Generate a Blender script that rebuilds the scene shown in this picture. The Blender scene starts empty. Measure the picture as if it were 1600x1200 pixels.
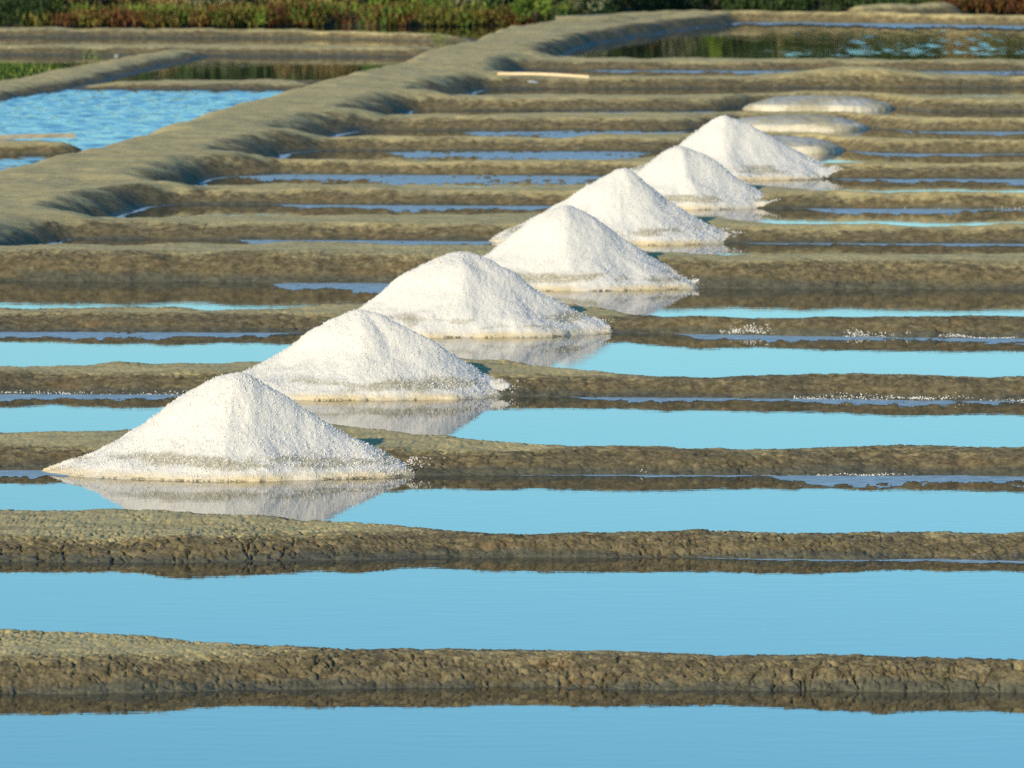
import bpy, math
import numpy as np
from mathutils import Vector, Euler

R = math.radians
sc = bpy.context.scene
C = sc.collection

# ------------------------------------------------------------------ camera
FPX, CX, CY, CAMH = 14000.0, 800.0, 600.0, 4.0       # telephoto, in pixels of a 1600 px wide picture
PITCH = math.atan(1050.0 / FPX)
cam = bpy.data.cameras.new('camera'); cam_o = bpy.data.objects.new('camera', cam); C.objects.link(cam_o)
cam.sensor_width = 36.0; cam.lens = 36.0 * FPX / 1600.0
cam.clip_start = 0.5; cam.clip_end = 6000
cam_o.location = (0, 0, CAMH); cam_o.rotation_euler = (R(90) - PITCH, 0, 0)
cam.dof.use_dof = True; cam.dof.focus_distance = 44.0; cam.dof.aperture_fstop = 11.0
sc.camera = cam_o

# ------------------------------------------------------------------ light
SUN_EL, SUN_AZ = 19.0, 35.0         # elevation; degrees to the left of straight behind the camera
w = bpy.data.worlds.new('World'); sc.world = w; w.use_nodes = True
nt = w.node_tree; bg = nt.nodes['Background']
sky = nt.nodes.new('ShaderNodeTexSky'); sky.sky_type = 'NISHITA'; sky.sun_disc = False
sky.sun_elevation = R(SUN_EL); sky.sun_rotation = R(180 + SUN_AZ)
sky.air_density = 1.0; sky.dust_density = 0.4; sky.ozone_density = 4.0; sky.altitude = 0
tint = nt.nodes.new('ShaderNodeMix'); tint.data_type = 'RGBA'; tint.blend_type = 'MULTIPLY'; tint.inputs[0].default_value = 1.0      # clear late-day air, even over the whole sky
tint.inputs[7].default_value = (0.70, 0.955, 1.0, 1.0)
hs = nt.nodes.new('ShaderNodeHueSaturation'); hs.inputs['Saturation'].default_value = 1.1
nt.links.new(sky.outputs[0], tint.inputs[6]); nt.links.new(tint.outputs[2], hs.inputs['Color']); nt.links.new(hs.outputs[0], bg.inputs[0]); bg.inputs[1].default_value = 0.15
sun = bpy.data.lights.new('sun', 'SUN'); sun.energy = 4.7; sun.angle = R(0.5); sun.color = (1.0, 0.82, 0.54)
sun_o = bpy.data.objects.new('sun', sun); C.objects.link(sun_o)
sdir = Vector((-math.cos(R(SUN_EL)) * math.sin(R(SUN_AZ)), -math.cos(R(SUN_EL)) * math.cos(R(SUN_AZ)), math.sin(R(SUN_EL))))
sun_o.rotation_euler = sdir.to_track_quat('Z', 'Y').to_euler(); sun_o.location = (-20, -20, 20)
vs = sc.view_settings
vs.view_transform = 'Standard'; vs.look = 'None'; vs.gamma = 1.0; vs.exposure = 0.2
sc.cycles.use_denoising = False
sc.cycles.max_bounces = 6

# ------------------------------------------------------------------ helpers
def unp(x, y, z=0.0):
    """photo pixel -> world X, Y on the level plane at height z"""
    a = (np.asarray(x, float) - CX) / FPX; b = (CY - np.asarray(y, float)) / FPX
    dy = math.cos(PITCH) + b * math.sin(PITCH); dz = -math.sin(PITCH) + b * math.cos(PITCH)
    t = (z - CAMH) / dz
    return a * t, dy * t

def h2(ix, iy, seed):
    n = (ix.astype(np.int64) * 374761393 + iy.astype(np.int64) * 668265263 + seed * 1442695041) & 0x7fffffff
    n = ((n ^ (n >> 13)) * 1274126177) & 0x7fffffff
    n = ((n ^ (n >> 16)) * 2246822519) & 0x7fffffff
    return (n ^ (n >> 15)).astype(np.float64) % 100003 / 100003.0

def vnoise(x, y, seed=0):
    x0 = np.floor(x); y0 = np.floor(y); fx = x - x0; fy = y - y0
    fx = fx * fx * (3 - 2 * fx); fy = fy * fy * (3 - 2 * fy)
    a = h2(x0, y0, seed); b = h2(x0 + 1, y0, seed); c = h2(x0, y0 + 1, seed); d = h2(x0 + 1, y0 + 1, seed)
    return (a * (1 - fx) + b * fx) * (1 - fy) + (c * (1 - fx) + d * fx) * fy * 1.0 - 0.5

def fbm(x, y, oct=3, seed=0):
    s = 0; amp = 1.0
    for k in range(oct):
        s = s + amp * vnoise(x * 2 ** k + 17.3 * k, y * 2 ** k - 9.1 * k, seed + k); amp *= 0.5
    return s

def worley(x, y, seed=0):
    x0 = np.floor(x); y0 = np.floor(y)
    f1 = np.full(x.shape, 9.0); f2 = np.full(x.shape, 9.0)
    for i in (-1, 0, 1):
        for j in (-1, 0, 1):
            cx = x0 + i; cy = y0 + j
            d = np.hypot(cx + h2(cx, cy, seed) - x, cy + h2(cx, cy, seed + 7) - y)
            f2 = np.minimum(f2, np.maximum(f1, d)); f1 = np.minimum(f1, d)
    return f1, f2

def sstep(a, b, x):
    t = np.clip((x - a) / (b - a), 0, 1); return t * t * (3 - 2 * t)

def smax(a, b, k):
    h = np.clip(0.5 + 0.5 * (a - b) / k, 0, 1)
    return b * (1 - h) + a * h + k * h * (1 - h)

def curve(xs, ys, smooth=0.25):
    xs = np.asarray(xs, float); ys = np.asarray(ys, float)
    o = np.argsort(xs); xs = xs[o]; ys = ys[o]
    gx = np.arange(-16, 16.001, 0.05); gy = np.interp(gx, xs, ys)
    n = max(1, int(smooth / 0.05)); ker = np.ones(2 * n + 1) / (2 * n + 1)
    for _ in range(2):
        p = np.pad(gy, n, mode='edge'); gy = np.convolve(p, ker, mode='valid')
    return lambda x: np.interp(x, gx, gy)

def mesh_np(name, co, faces, mat, parent=None, attrs=None, smooth=True):
    """faces: int array (n, k), all with k corners"""
    me = bpy.data.meshes.new(name)
    co = np.asarray(co, np.float32); faces = np.asarray(faces, np.int32)
    n, k = faces.shape
    me.vertices.add(len(co)); me.vertices.foreach_set('co', co.ravel())
    me.loops.add(n * k); me.loops.foreach_set('vertex_index', faces.ravel())
    me.polygons.add(n); me.polygons.foreach_set('loop_start', np.arange(0, n * k, k, dtype=np.int32))
    me.polygons.foreach_set('use_smooth', np.full(n, smooth, dtype=bool))
    if attrs:
        for an, av in attrs.items():
            at = me.attributes.new(an, 'FLOAT', 'POINT'); at.data.foreach_set('value', np.asarray(av, np.float32).ravel())
    me.update(calc_edges=True); me.validate()
    if mat: me.materials.append(mat)
    o = bpy.data.objects.new(name, me); C.objects.link(o)
    if parent: o.parent = parent
    return o

def grid_faces(nr, nc, keep=None):
    i = np.arange(nr * nc).reshape(nr, nc)
    f = np.stack([i[:-1, :-1], i[:-1, 1:], i[1:, 1:], i[1:, :-1]], -1).reshape(-1, 4)
    if keep is not None: f = f[keep.reshape(-1)]
    return f

def compact(co, f, attrs):
    u, inv = np.unique(f.ravel(), return_inverse=True)
    return co[u], inv.reshape(f.shape), {k: v.ravel()[u] for k, v in (attrs or {}).items()}

def tag(o, label, cat=None, group=None, kind=None):
    if label: o['label'] = label
    if cat: o['category'] = cat
    if group: o['group'] = group
    if kind: o['kind'] = kind
    return o

# ------------------------------------------------------------------ materials
class NB:
    def __init__(s, name):
        s.m = bpy.data.materials.new(name); s.m.use_nodes = True
        s.t = s.m.node_tree; s.p = s.t.nodes['Principled BSDF']
    def n(s, typ, **kw):
        nd = s.t.nodes.new(typ)
        for k, v in kw.items():
            if k in nd.inputs: s.set(nd.inputs[k], v)
            else: setattr(nd, k, v)
        return nd
    def set(s, inp, v):
        if isinstance(v, bpy.types.NodeSocket): s.t.links.new(v, inp)
        else: inp.default_value = v
    def pos(s): return s.n('ShaderNodeNewGeometry').outputs['Position']
    def obj(s): return s.n('ShaderNodeTexCoord').outputs['Object']
    def noise(s, vec, scale, detail=3, rough=0.55, stretch=None):
        if stretch is not None:
            mp = s.n('ShaderNodeMapping'); s.set(mp.inputs['Vector'], vec); mp.inputs['Scale'].default_value = stretch; vec = mp.outputs[0]
        nd = s.n('ShaderNodeTexNoise'); s.set(nd.inputs['Vector'], vec)
        nd.inputs['Scale'].default_value = scale; nd.inputs['Detail'].default_value = detail; nd.inputs['Roughness'].default_value = rough
        return nd.outputs['Fac']
    def math(s, op, a, b=None, c=None, clamp=False):
        nd = s.n('ShaderNodeMath', operation=op, use_clamp=clamp)
        s.set(nd.inputs[0], a)
        if b is not None: s.set(nd.inputs[1], b)
        if c is not None: s.set(nd.inputs[2], c)
        return nd.outputs[0]
    def rng(s, v, a, b, lo=0.0, hi=1.0):
        nd = s.n('ShaderNodeMapRange', interpolation_type='SMOOTHSTEP'); s.set(nd.inputs[0], v)
        for i, q in enumerate((a, b, lo, hi)): nd.inputs[i + 1].default_value = q
        return nd.outputs[0]
    def mix(s, f, a, b, mode='MIX'):
        nd = s.n('ShaderNodeMix', data_type='RGBA', blend_type=mode)
        s.set(nd.inputs[0], f)
        for sock, v in ((nd.inputs[6], a), (nd.inputs[7], b)):
            if isinstance(v, tuple) and len(v) == 3: v = v + (1,)
            s.set(sock, v)
        return nd.outputs[2]
    def bump(s, h, strength, dist, normal=None):
        nd = s.n('ShaderNodeBump'); s.set(nd.inputs['Height'], h); nd.inputs['Strength'].default_value = strength; nd.inputs['Distance'].default_value = dist
        if normal: s.set(nd.inputs['Normal'], normal)
        return nd.outputs[0]
    def attr(s, name): return s.n('ShaderNodeAttribute', attribute_name=name).outputs['Fac']

def mud_material():
    b = NB('mud'); P = b.pos()
    dry = b.attr('dry'); wet = b.attr('wet')
    n1 = b.noise(P, 2.2, 4, 0.6, (0.5, 1, 1)); n2 = b.noise(P, 16, 6, 0.7); n3 = b.noise(P, 75, 5, 0.75); n4 = b.noise(P, 7, 5, 0.7, (0.6, 1, 1))
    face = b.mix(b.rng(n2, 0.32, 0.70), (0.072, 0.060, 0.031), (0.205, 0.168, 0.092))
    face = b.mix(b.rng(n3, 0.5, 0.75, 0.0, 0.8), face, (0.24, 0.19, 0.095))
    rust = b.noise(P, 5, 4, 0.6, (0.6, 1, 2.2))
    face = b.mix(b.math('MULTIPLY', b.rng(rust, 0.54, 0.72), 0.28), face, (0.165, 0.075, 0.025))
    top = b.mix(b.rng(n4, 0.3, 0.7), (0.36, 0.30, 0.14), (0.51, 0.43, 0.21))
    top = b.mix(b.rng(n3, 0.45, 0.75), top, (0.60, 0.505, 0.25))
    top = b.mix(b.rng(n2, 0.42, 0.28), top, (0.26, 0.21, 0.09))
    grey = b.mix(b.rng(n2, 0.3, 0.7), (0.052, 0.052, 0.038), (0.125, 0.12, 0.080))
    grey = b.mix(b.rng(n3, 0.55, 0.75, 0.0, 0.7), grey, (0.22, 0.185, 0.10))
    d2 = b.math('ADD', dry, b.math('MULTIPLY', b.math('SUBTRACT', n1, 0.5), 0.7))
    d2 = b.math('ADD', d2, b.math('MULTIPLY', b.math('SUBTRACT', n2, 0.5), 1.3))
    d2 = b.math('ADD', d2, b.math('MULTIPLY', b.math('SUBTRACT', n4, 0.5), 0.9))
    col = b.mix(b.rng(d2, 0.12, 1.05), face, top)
    w2 = b.math('ADD', wet, b.math('MULTIPLY', b.math('SUBTRACT', n1, 0.5), 1.1))
    w2 = b.math('ADD', w2, b.math('MULTIPLY', b.math('SUBTRACT', n2, 0.5), 0.8))
    col = b.mix(b.rng(w2, 0.35, 0.85), col, grey)
    n5 = b.noise(P, 190, 3, 0.7)
    col = b.mix(0.55, col, b.mix(b.rng(n5, 0.25, 0.75), (0.28, 0.28, 0.28), (0.72, 0.72, 0.72)), 'OVERLAY')
    b.set(b.p.inputs['Base Color'], col)
    b.set(b.p.inputs['Roughness'], b.rng(w2, 0.3, 0.9, 0.9, 0.6))
    b.p.inputs['Specular IOR Level'].default_value = 0.25
    h = b.math('ADD', b.math('MULTIPLY', n2, 0.6), b.math('MULTIPLY', n3, 0.6))
    b.set(b.p.inputs['Normal'], b.bump(h, 0.45, 0.012))
    return b.m

def salt_material(name, pad=False):
    b = NB(name); O = b.obj(); P = b.pos()
    z = b.n('ShaderNodeSeparateXYZ'); b.set(z.inputs[0], O); Z = z.outputs[2]
    n1 = b.noise(P, 4.5, 3, 0.5, (0.55, 0.55, 2.5)); n2 = b.noise(P, 60, 3, 0.6); n3 = b.noise(P, 150, 2, 0.6)
    if not pad:
        col = b.mix(b.rng(n2, 0.35, 0.7), (0.60, 0.588, 0.56), (0.685, 0.675, 0.64))
        zw = b.math('ADD', Z, b.math('MULTIPLY', b.math('SUBTRACT', b.noise(P, 2.5, 3, 0.6), 0.5), 0.12))
        band = b.math('MULTIPLY', b.rng(zw, 0.04, 0.07), b.rng(zw, 0.135, 0.10))
        patch = b.math('MULTIPLY', band, b.rng(n1, 0.46, 0.56))
        grit = b.rng(b.math('ADD', n2, b.math('MULTIPLY', n3, 0.5)), 0.55, 0.9, 1.0, 0.45)
        col = b.mix(b.math('MULTIPLY', patch, grit), col, (0.27, 0.245, 0.145))
        edge = b.math('MULTIPLY', b.rng(Z, 0.05, 0.012), b.rng(n1, 0.3, 0.6, 0.25, 0.85))
        col = b.mix(edge, col, (0.62, 0.50, 0.27))
        low = b.math('MULTIPLY', b.rng(Z, 0.016, 0.004), b.math('MULTIPLY', b.rng(n2, 0.4, 0.55), b.rng(b.noise(P, 6, 3, 0.6), 0.42, 0.6)))
        col = b.mix(low, col, (0.11, 0.10, 0.06))
        b.p.inputs['Roughness'].default_value = 0.75
        b.p.inputs['Subsurface Weight'].default_value = 0.0
    else:
        n0 = b.noise(P, 2.0, 4, 0.6)
        col = b.mix(b.rng(n0, 0.35, 0.65), (0.30, 0.305, 0.28), (0.46, 0.46, 0.43))
        col = b.mix(b.rng(b.math('ADD', Z, b.math('MULTIPLY', n0, 0.06)), 0.10, 0.075), col, (0.62, 0.57, 0.44))
        col = b.mix(b.math('MULTIPLY', b.rng(n1, 0.45, 0.62), 0.8), col, (0.38, 0.34, 0.22))
        col = b.mix(0.5, col, b.mix(b.rng(n2, 0.3, 0.7), (0.3, 0.3, 0.3), (0.7, 0.7, 0.7)), 'OVERLAY')
        b.p.inputs['Roughness'].default_value = 0.8
    b.set(b.p.inputs['Base Color'], col)
    b.set(b.p.inputs['Normal'], b.bump(b.math('ADD', n2, b.math('MULTIPLY', n3, 0.6)), 0.5 if not pad else 0.3, 0.008))
    return b.m

def water_material(name, ripple=0.0, calm_strength=0.05, lo=0.36, hi=0.56, bed=(0.035, 0.033, 0.02)):
    b = NB(name); P = b.pos()
    b.p.inputs['Base Color'].default_value = bed + (1,)
    b.p.inputs['Roughness'].default_value = 0.015
    b.p.inputs['IOR'].default_value = 1.5
    a = b.noise(P, 9, 2, 0.5, (0.35, 1.0, 1)); c = b.noise(P, 30, 2, 0.5, (0.5, 1.0, 1))
    n = b.bump(b.math('ADD', a, b.math('MULTIPLY', c, 0.25)), calm_strength, 0.01)
    if ripple:
        r = b.noise(P, 12, 4, 0.65, (0.55, 1.0, 1))
        mask = b.rng(b.noise(P, 0.45, 3, 0.6, (0.35, 1.0, 1)), lo, hi)
        n = b.bump(b.math('MULTIPLY', r, mask), ripple, 0.05, n)
    b.set(b.p.inputs['Normal'], n)
    return b.m

def film_material():
    b = NB('floating_salt_film'); P = b.pos()
    n2 = b.noise(P, 25, 3, 0.6, (0.4, 1, 1)); n3 = b.noise(P, 140, 2, 0.5)
    col = b.mix(b.rng(n2, 0.4, 0.65), (0.21, 0.33, 0.40), (0.40, 0.52, 0.60))
    col = b.mix(b.rng(n3, 0.68, 0.76), col, (0.6, 0.6, 0.6))
    b.set(b.p.inputs['Base Color'], col); b.p.inputs['Roughness'].default_value = 0.5; b.p.inputs['IOR'].default_value = 1.45
    b.set(b.p.inputs['Normal'], b.bump(b.math('ADD', n2, b.math('MULTIPLY', n3, 0.5)), 0.4, 0.01))
    return b.m

def plain(name, c1, c2, scale, rough=0.7, stretch=None, bump=0.3):
    b = NB(name); P = b.obj()
    n = b.noise(P, scale, 4, 0.6, stretch)
    b.set(b.p.inputs['Base Color'], b.mix(b.rng(n, 0.3, 0.7), c1, c2)); b.p.inputs['Roughness'].default_value = rough
    if bump: b.set(b.p.inputs['Normal'], b.bump(n, bump, 0.01))
    return b.m

def leaf_material(name, c1, c2, c3):
    b = NB(name); v = b.attr('shade')
    col = b.mix(b.rng(v, 0.0, 0.6), c1, c2); col = b.mix(b.rng(v, 0.55, 1.0), col, c3)
    b.set(b.p.inputs['Base Color'], col); b.p.inputs['Roughness'].default_value = 0.6
    b.p.inputs['Specular IOR Level'].default_value = 0.2
    return b.m

M_MUD = mud_material()
M_SALT = salt_material('coarse_salt'); M_PAD = salt_material('old_salt', True)
M_WATER = water_material('pan_water', 0, 0.045)
M_FILM = film_material()
M_WOOD = plain('weathered_wood', (0.58, 0.43, 0.24), (0.78, 0.62, 0.40), 14, 0.75, (0.15, 2, 2))
M_STONE = plain('grey_stone', (0.30, 0.32, 0.34), (0.46, 0.48, 0.50), 20, 0.8)
M_GROUND = plain('marsh_soil', (0.030, 0.034, 0.012), (0.075, 0.068, 0.028), 0.8, 0.9)
M_GRAIN = plain('salt_crystal', (0.62, 0.61, 0.58), (0.72, 0.71, 0.68), 30, 0.5, None, 0)

# ------------------------------------------------------------------ plan of the salt works
class Ridge:
    def __init__(s, foot, sil, z, wf=0.42, wb=0.3, sm=0.22, zs=1.0):
        s.z, s.wf, s.wb = z, wf, wb
        fx, fy = unp([p[0] for p in foot], [p[1] for p in foot], 0.0)
        bx, by = unp([p[0] for p in sil], [p[1] for p in sil], z)
        s.Yf = curve(fx, fy, sm); yb = curve(bx, by, sm)
        s.Yb = lambda X: np.maximum(yb(X), s.Yf(X) + 0.24)
        s.W = lambda X: np.clip(0.8 * (s.Yb(X) - s.Yf(X)), 0.2, wf) * (1 + 0.35 * fbm(X * 1.7, X * 0 + z * 100, 2, 3))
        s.seed = int(fy[0] * 10); s.hump = None
    def prof(s, q): return np.where(q < 0, 1.7 * q, np.where(q < 1, 1 - (1 - np.clip(q, 0, 1)) ** 1.7, 1.0))
    def h(s, X, Y):
        wob = 0.035 * fbm(X * 2.1, Y * 0.3, 2, s.seed) + 0.03 * fbm(X * 8, Y * 3, 2, s.seed + 4)
        u = (Y - s.Yf(X) - wob) / s.W(X); v = (s.Yb(X) + s.wb - Y + 1.5 * wob) / s.wb
        zz = s.z * (1 + 0.17 * fbm(X * 0.9, Y * 0.5, 3, s.seed + 8))
        if s.hump: zz = zz + s.hump[2] * np.exp(-((X - s.hump[0]) / s.hump[1]) ** 2 - ((Y - s.Yf(X) - 0.6) / 0.7) ** 2)
        return np.clip(zz * np.minimum(s.prof(u), s.prof(v)), -0.06, None)
    def u(s, X, Y): return np.minimum((Y - s.Yf(X)) / s.W(X), (s.Yb(X) + s.wb - Y) / s.wb)

RD = {}
RD['A'] = Ridge([(-500, 1090), (0, 1085), (200, 1083), (400, 1077), (800, 1075), (1200, 1079), (1600, 1083), (2100, 1083)],
    [(-500, 985), (0, 987), (100, 990), (200, 997), (300, 1003), (400, 1012), (500, 1016), (600, 1018), (700, 1017), (790, 1014), (900, 1017), (1000, 1017), (1100, 1018), (1200, 1020), (1300, 1026), (1400, 1029), (1600, 1031), (2100, 1030)], 0.11)
RD['B'] = Ridge([(-500, 876), (0, 877), (250, 880), (400, 877), (600, 873), (800, 870), (1000, 872), (1600, 877), (2100, 878)],
    [(-500, 800), (0, 797), (100, 796), (200, 797), (300, 799), (400, 806), (500, 813), (600, 822), (700, 829), (800, 834), (900, 834), (1000, 832), (1200, 834), (1400, 831), (1600, 830), (2100, 830)], 0.092)
RD['C'] = Ridge([(-500, 736), (0, 735), (130, 735), (650, 743), (1000, 742), (1200, 743), (1600, 744), (2100, 745)],
    [(-500, 680), (0, 676), (100, 673), (200, 667), (350, 662), (500, 664), (550, 667), (600, 670), (700, 683), (800, 691), (900, 697), (1000, 699), (1200, 700), (1400, 697), (1600, 700), (2100, 700)], 0.11)
RD['D'] = Ridge([(-500, 618), (0, 616), (250, 617), (820, 619), (900, 621), (1100, 622), (1600, 627), (2100, 628)],
    [(-500, 575), (0, 571), (200, 571), (300, 569), (400, 564), (550, 556), (700, 556), (740, 558), (800, 567), (850, 574), (900, 579), (1000, 584), (1100, 587), (1300, 586), (1500, 588), (1600, 590), (2100, 590)], 0.108)
RD['E'] = Ridge([(-600, 520), (0, 519), (450, 520), (950, 521), (1100, 522), (1300, 526), (1600, 529), (2100, 529)],
    [(-600, 484), (0, 483), (200, 482), (400, 484), (470, 481), (600, 474), (850, 470), (900, 477), (950, 484), (1000, 491), (1050, 495), (1100, 498), (1300, 496), (1600, 498), (2200, 498)], 0.10)
RD['F'] = Ridge([(-600, 437), (0, 439), (300, 441), (600, 443), (1080, 450), (1200, 451), (1600, 453), (2200, 453)],
    [(-600, 386), (0, 384), (200, 381), (400, 380), (600, 383), (800, 384), (1000, 388), (1040, 392), (1100, 397), (1200, 396), (1400, 396), (1600, 394), (2200, 394)], 0.185, 0.5)
RD['G'] = Ridge([(-700, 373), (0, 373), (400, 375), (760, 377), (1150, 380), (1600, 381), (2300, 381)],
    [(-700, 335), (0, 336), (200, 338), (400, 336), (600, 336), (750, 337), (800, 334), (1000, 332), (1110, 340), (1200, 348), (1300, 350), (1600, 352), (2300, 352)], 0.118)
RD['H'] = Ridge([(-700, 318), (0, 318), (400, 320), (850, 322), (1200, 326), (1600, 327), (2300, 327)],
    [(-700, 283), (0, 284), (200, 286), (400, 289), (600, 289), (800, 291), (900, 286), (1100, 284), (1180, 289), (1250, 296), (1320, 300), (1600, 302), (2300, 302)], 0.118)
RD['I'] = Ridge([(-700, 272), (300, 272), (900, 275), (1300, 280), (1600, 280), (2300, 280)],
    [(-700, 246), (300, 247), (500, 249), (700, 250), (900, 250), (1050, 243), (1200, 245), (1250, 251), (1320, 254), (1600, 254), (2300, 254)], 0.118)
RD['J'] = Ridge([(-700, 235), (400, 235), (900, 237), (1070, 237), (1130, 230), (1290, 230), (1350, 240), (1600, 241), (2400, 241)],
    [(-700, 210), (400, 211), (900, 213), (1050, 209), (1200, 205), (1330, 212), (1450, 218), (1600, 218), (2400, 218)], 0.118)
RD['K'] = Ridge([(-700, 204), (500, 204), (1000, 205), (1080, 204), (1150, 196), (1330, 196), (1400, 206), (1600, 206), (2400, 206)],
    [(-700, 178), (600, 178), (1000, 179), (1150, 174), (1300, 173), (1400, 181), (1500, 185), (1600, 186), (2400, 186)], 0.118)
RD['L'] = Ridge([(-700, 173), (600, 173), (1110, 173), (1180, 165), (1370, 165), (1440, 175), (1600, 175), (2400, 175)],
    [(-700, 147), (700, 147), (1100, 149), (1200, 144), (1350, 144), (1450, 149), (1600, 152), (2400, 152)], 0.118)
RD['M'] = Ridge([(-700, 140), (700, 140), (1100, 138), (1600, 137), (2500, 137)],
    [(-700, 119), (800, 119), (1150, 119), (1250, 113), (1340, 110), (1430, 113), (1520, 118), (1600, 120), (2500, 120)], 0.10)
RD['N'] = Ridge([(-700, 110), (900, 110), (1600, 112), (2500, 112)],
    [(-700, 86), (760, 86), (900, 90), (1200, 92), (1600, 93), (2500, 93)], 0.10)
RD['O'] = Ridge([(700, 48), (950, 44), (1050, 37), (1200, 35), (1400, 37), (1600, 41), (2500, 44)],
    [(700, 30), (850, 24), (950, 20), (1100, 17), (1200, 19), (1400, 24), (1600, 28), (2500, 30)], 0.13)
# ridges left of the long bank
LD = {}
LD['P'] = Ridge([(100, 139), (500, 140)], [(-100, 126), (100, 127), (500, 125)], 0.055)
LD['Q'] = Ridge([(-700, 84), (0, 85), (270, 86), (700, 88)], [(-700, 68), (0, 69), (300, 69), (700, 73)], 0.09)
LD['R'] = Ridge([(-700, 57), (0, 57), (500, 59), (740, 65)], [(-700, 42), (0, 43), (400, 46), (600, 50), (740, 61)], 0.085)

RD['M'].hump = (float(unp(1330, 125)[0]), 0.75, 0.10)
BZ = 0.19
# long bank: left edge seen against the pond, right lip above each hollow
_zl = lambda y: np.interp(y, [40, 110], [0.14, BZ])
_a = np.array([[-420, 440], [-160, 335], [0, 277], [100, 246], [190, 228], [225, 213], [300, 198], [350, 178], [415, 158], [465, 146], [522, 126], [575, 113], [640, 98], [670, 91], [715, 76], [750, 66], [800, 55], [835, 41], [900, 27], [960, 20], [1050, 14]], float)
lx, ly = unp(_a[:, 0], _a[:, 1], _zl(_a[:, 1]))
_a = np.array([[-420, 560], [-250, 450], [-80, 368], [30, 326], [170, 275], [310, 229], [415, 190], [520, 161], [630, 130], [735, 104], [755, 88], [800, 72], [860, 54], [930, 40], [1010, 28], [1100, 20]], float)
rx, ry = unp(_a[:, 0], _a[:, 1], _zl(_a[:, 1]))
lY = np.concatenate([[30], ly]); lX = np.concatenate([[lx[0] - 0.11 * (ly[0] - 30)], lx])
rY = np.concatenate([[30], ry]); rX = np.concatenate([[rx[0] - 0.11 * (ry[0] - 30)], rx])
def smooth1(Y, X):
    g = np.arange(25, 130, 0.2); v = np.interp(g, Y, X)
    k = np.ones(5) / 5; v = np.convolve(np.pad(v, 2, mode='edge'), k, mode='valid')
    return lambda y: np.interp(y, g, v)
XL, XR0 = smooth1(lY, lX), smooth1(rY, rX)
_rm = np.array([0.5 * (float(RD[k].Yf(-2.0)) + float(RD[k].Yb(-2.0))) for k in 'ABCDEFGHIJKLMN'])
def XR(y):
    y = np.asarray(y, float); o = np.zeros(y.shape)
    for m_ in _rm: o = o + np.exp(-((y - m_) / 0.5) ** 2)
    return XR0(y) - 0.08 + 0.40 * o
BW_R, BW_L = 0.50, 0.5
def bank_h(X, Y):
    f = lambda q: np.where(q < 0, 2 * q, np.where(q < 1, 1 - (1 - np.clip(q, 0, 1)) ** 2, 1.0))
    wob = 0.16 * fbm(X * 0.9, Y * 0.9, 3, 77)
    u = (XR(Y) + BW_R - X + wob) / BW_R; v = (X - XL(Y) + BW_L + wob) / BW_L
    end = np.clip((119.0 - Y) / 3.0, -1, 1) * (1 - 0.46 * np.clip((Y - 93.5) / 16.8, 0, 1)) * (1 + 0.25 * fbm(X * 0.8, Y * 0.6, 2, 91))
    return np.clip(BZ * np.minimum(np.minimum(f(u), f(v)), end), -0.06, None)
def bound(Y): return XR0(Y) + 0.9

def mud_detail(X, Y, scale, crack):
    """clods, crumbs and drying cracks, metres"""
    n = 0.030 * fbm(X * 2.6, Y * 3, 3, 3) + 0.006 * fbm(X * 20, Y * 16, 3, 11) + 0.008 * fbm(X * 80, Y * 60, 2, 19)
    if crack <= 0.16: return n * scale
    wx = X + 0.07 * fbm(X * 9, Y * 7, 3, 31); wy = Y + 0.09 * fbm(X * 9, Y * 7, 3, 37)
    f1, f2 = worley(wx / 0.15, wy / 0.17, 5)
    m = sstep(0.02, 0.30, fbm(X * 2.6, Y * 2.6, 2, 41) + 0.05)
    g = (1 - sstep(0.015, 0.075, f2 - f1)) * m
    f1b, f2b = worley(wx / 0.05, wy / 0.055, 9)
    g2 = (1 - sstep(0.02, 0.16, f2b - f1b)) * sstep(-0.05, 0.25, fbm(X * 6, Y * 6, 2, 47))
    dome = (0.5 - f1b) * 0.005
    pit = sstep(0.24, 0.36, fbm(X * 34, Y * 22, 3, 53))
    crack = crack * (0.6 + 0.8 * sstep(-0.25, 0.3, fbm(X * 0.9, Y * 0.9, 2, 83)))
    return n * scale + crack * (dome - 0.030 * g - 0.014 * g2 - 0.018 * pit)

def xcols(Yc, step, lo, hi):
    half = 0.5 * 1600 / FPX * Yc * 1.12
    a = np.arange(max(lo, -half), min(hi, half), step)
    parts = []
    if lo < -half: parts.append(np.arange(lo, -half, step * 9))
    parts.append(a)
    if hi > half: parts.append(np.arange(half, hi, step * 9))
    return np.concatenate(parts)

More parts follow.
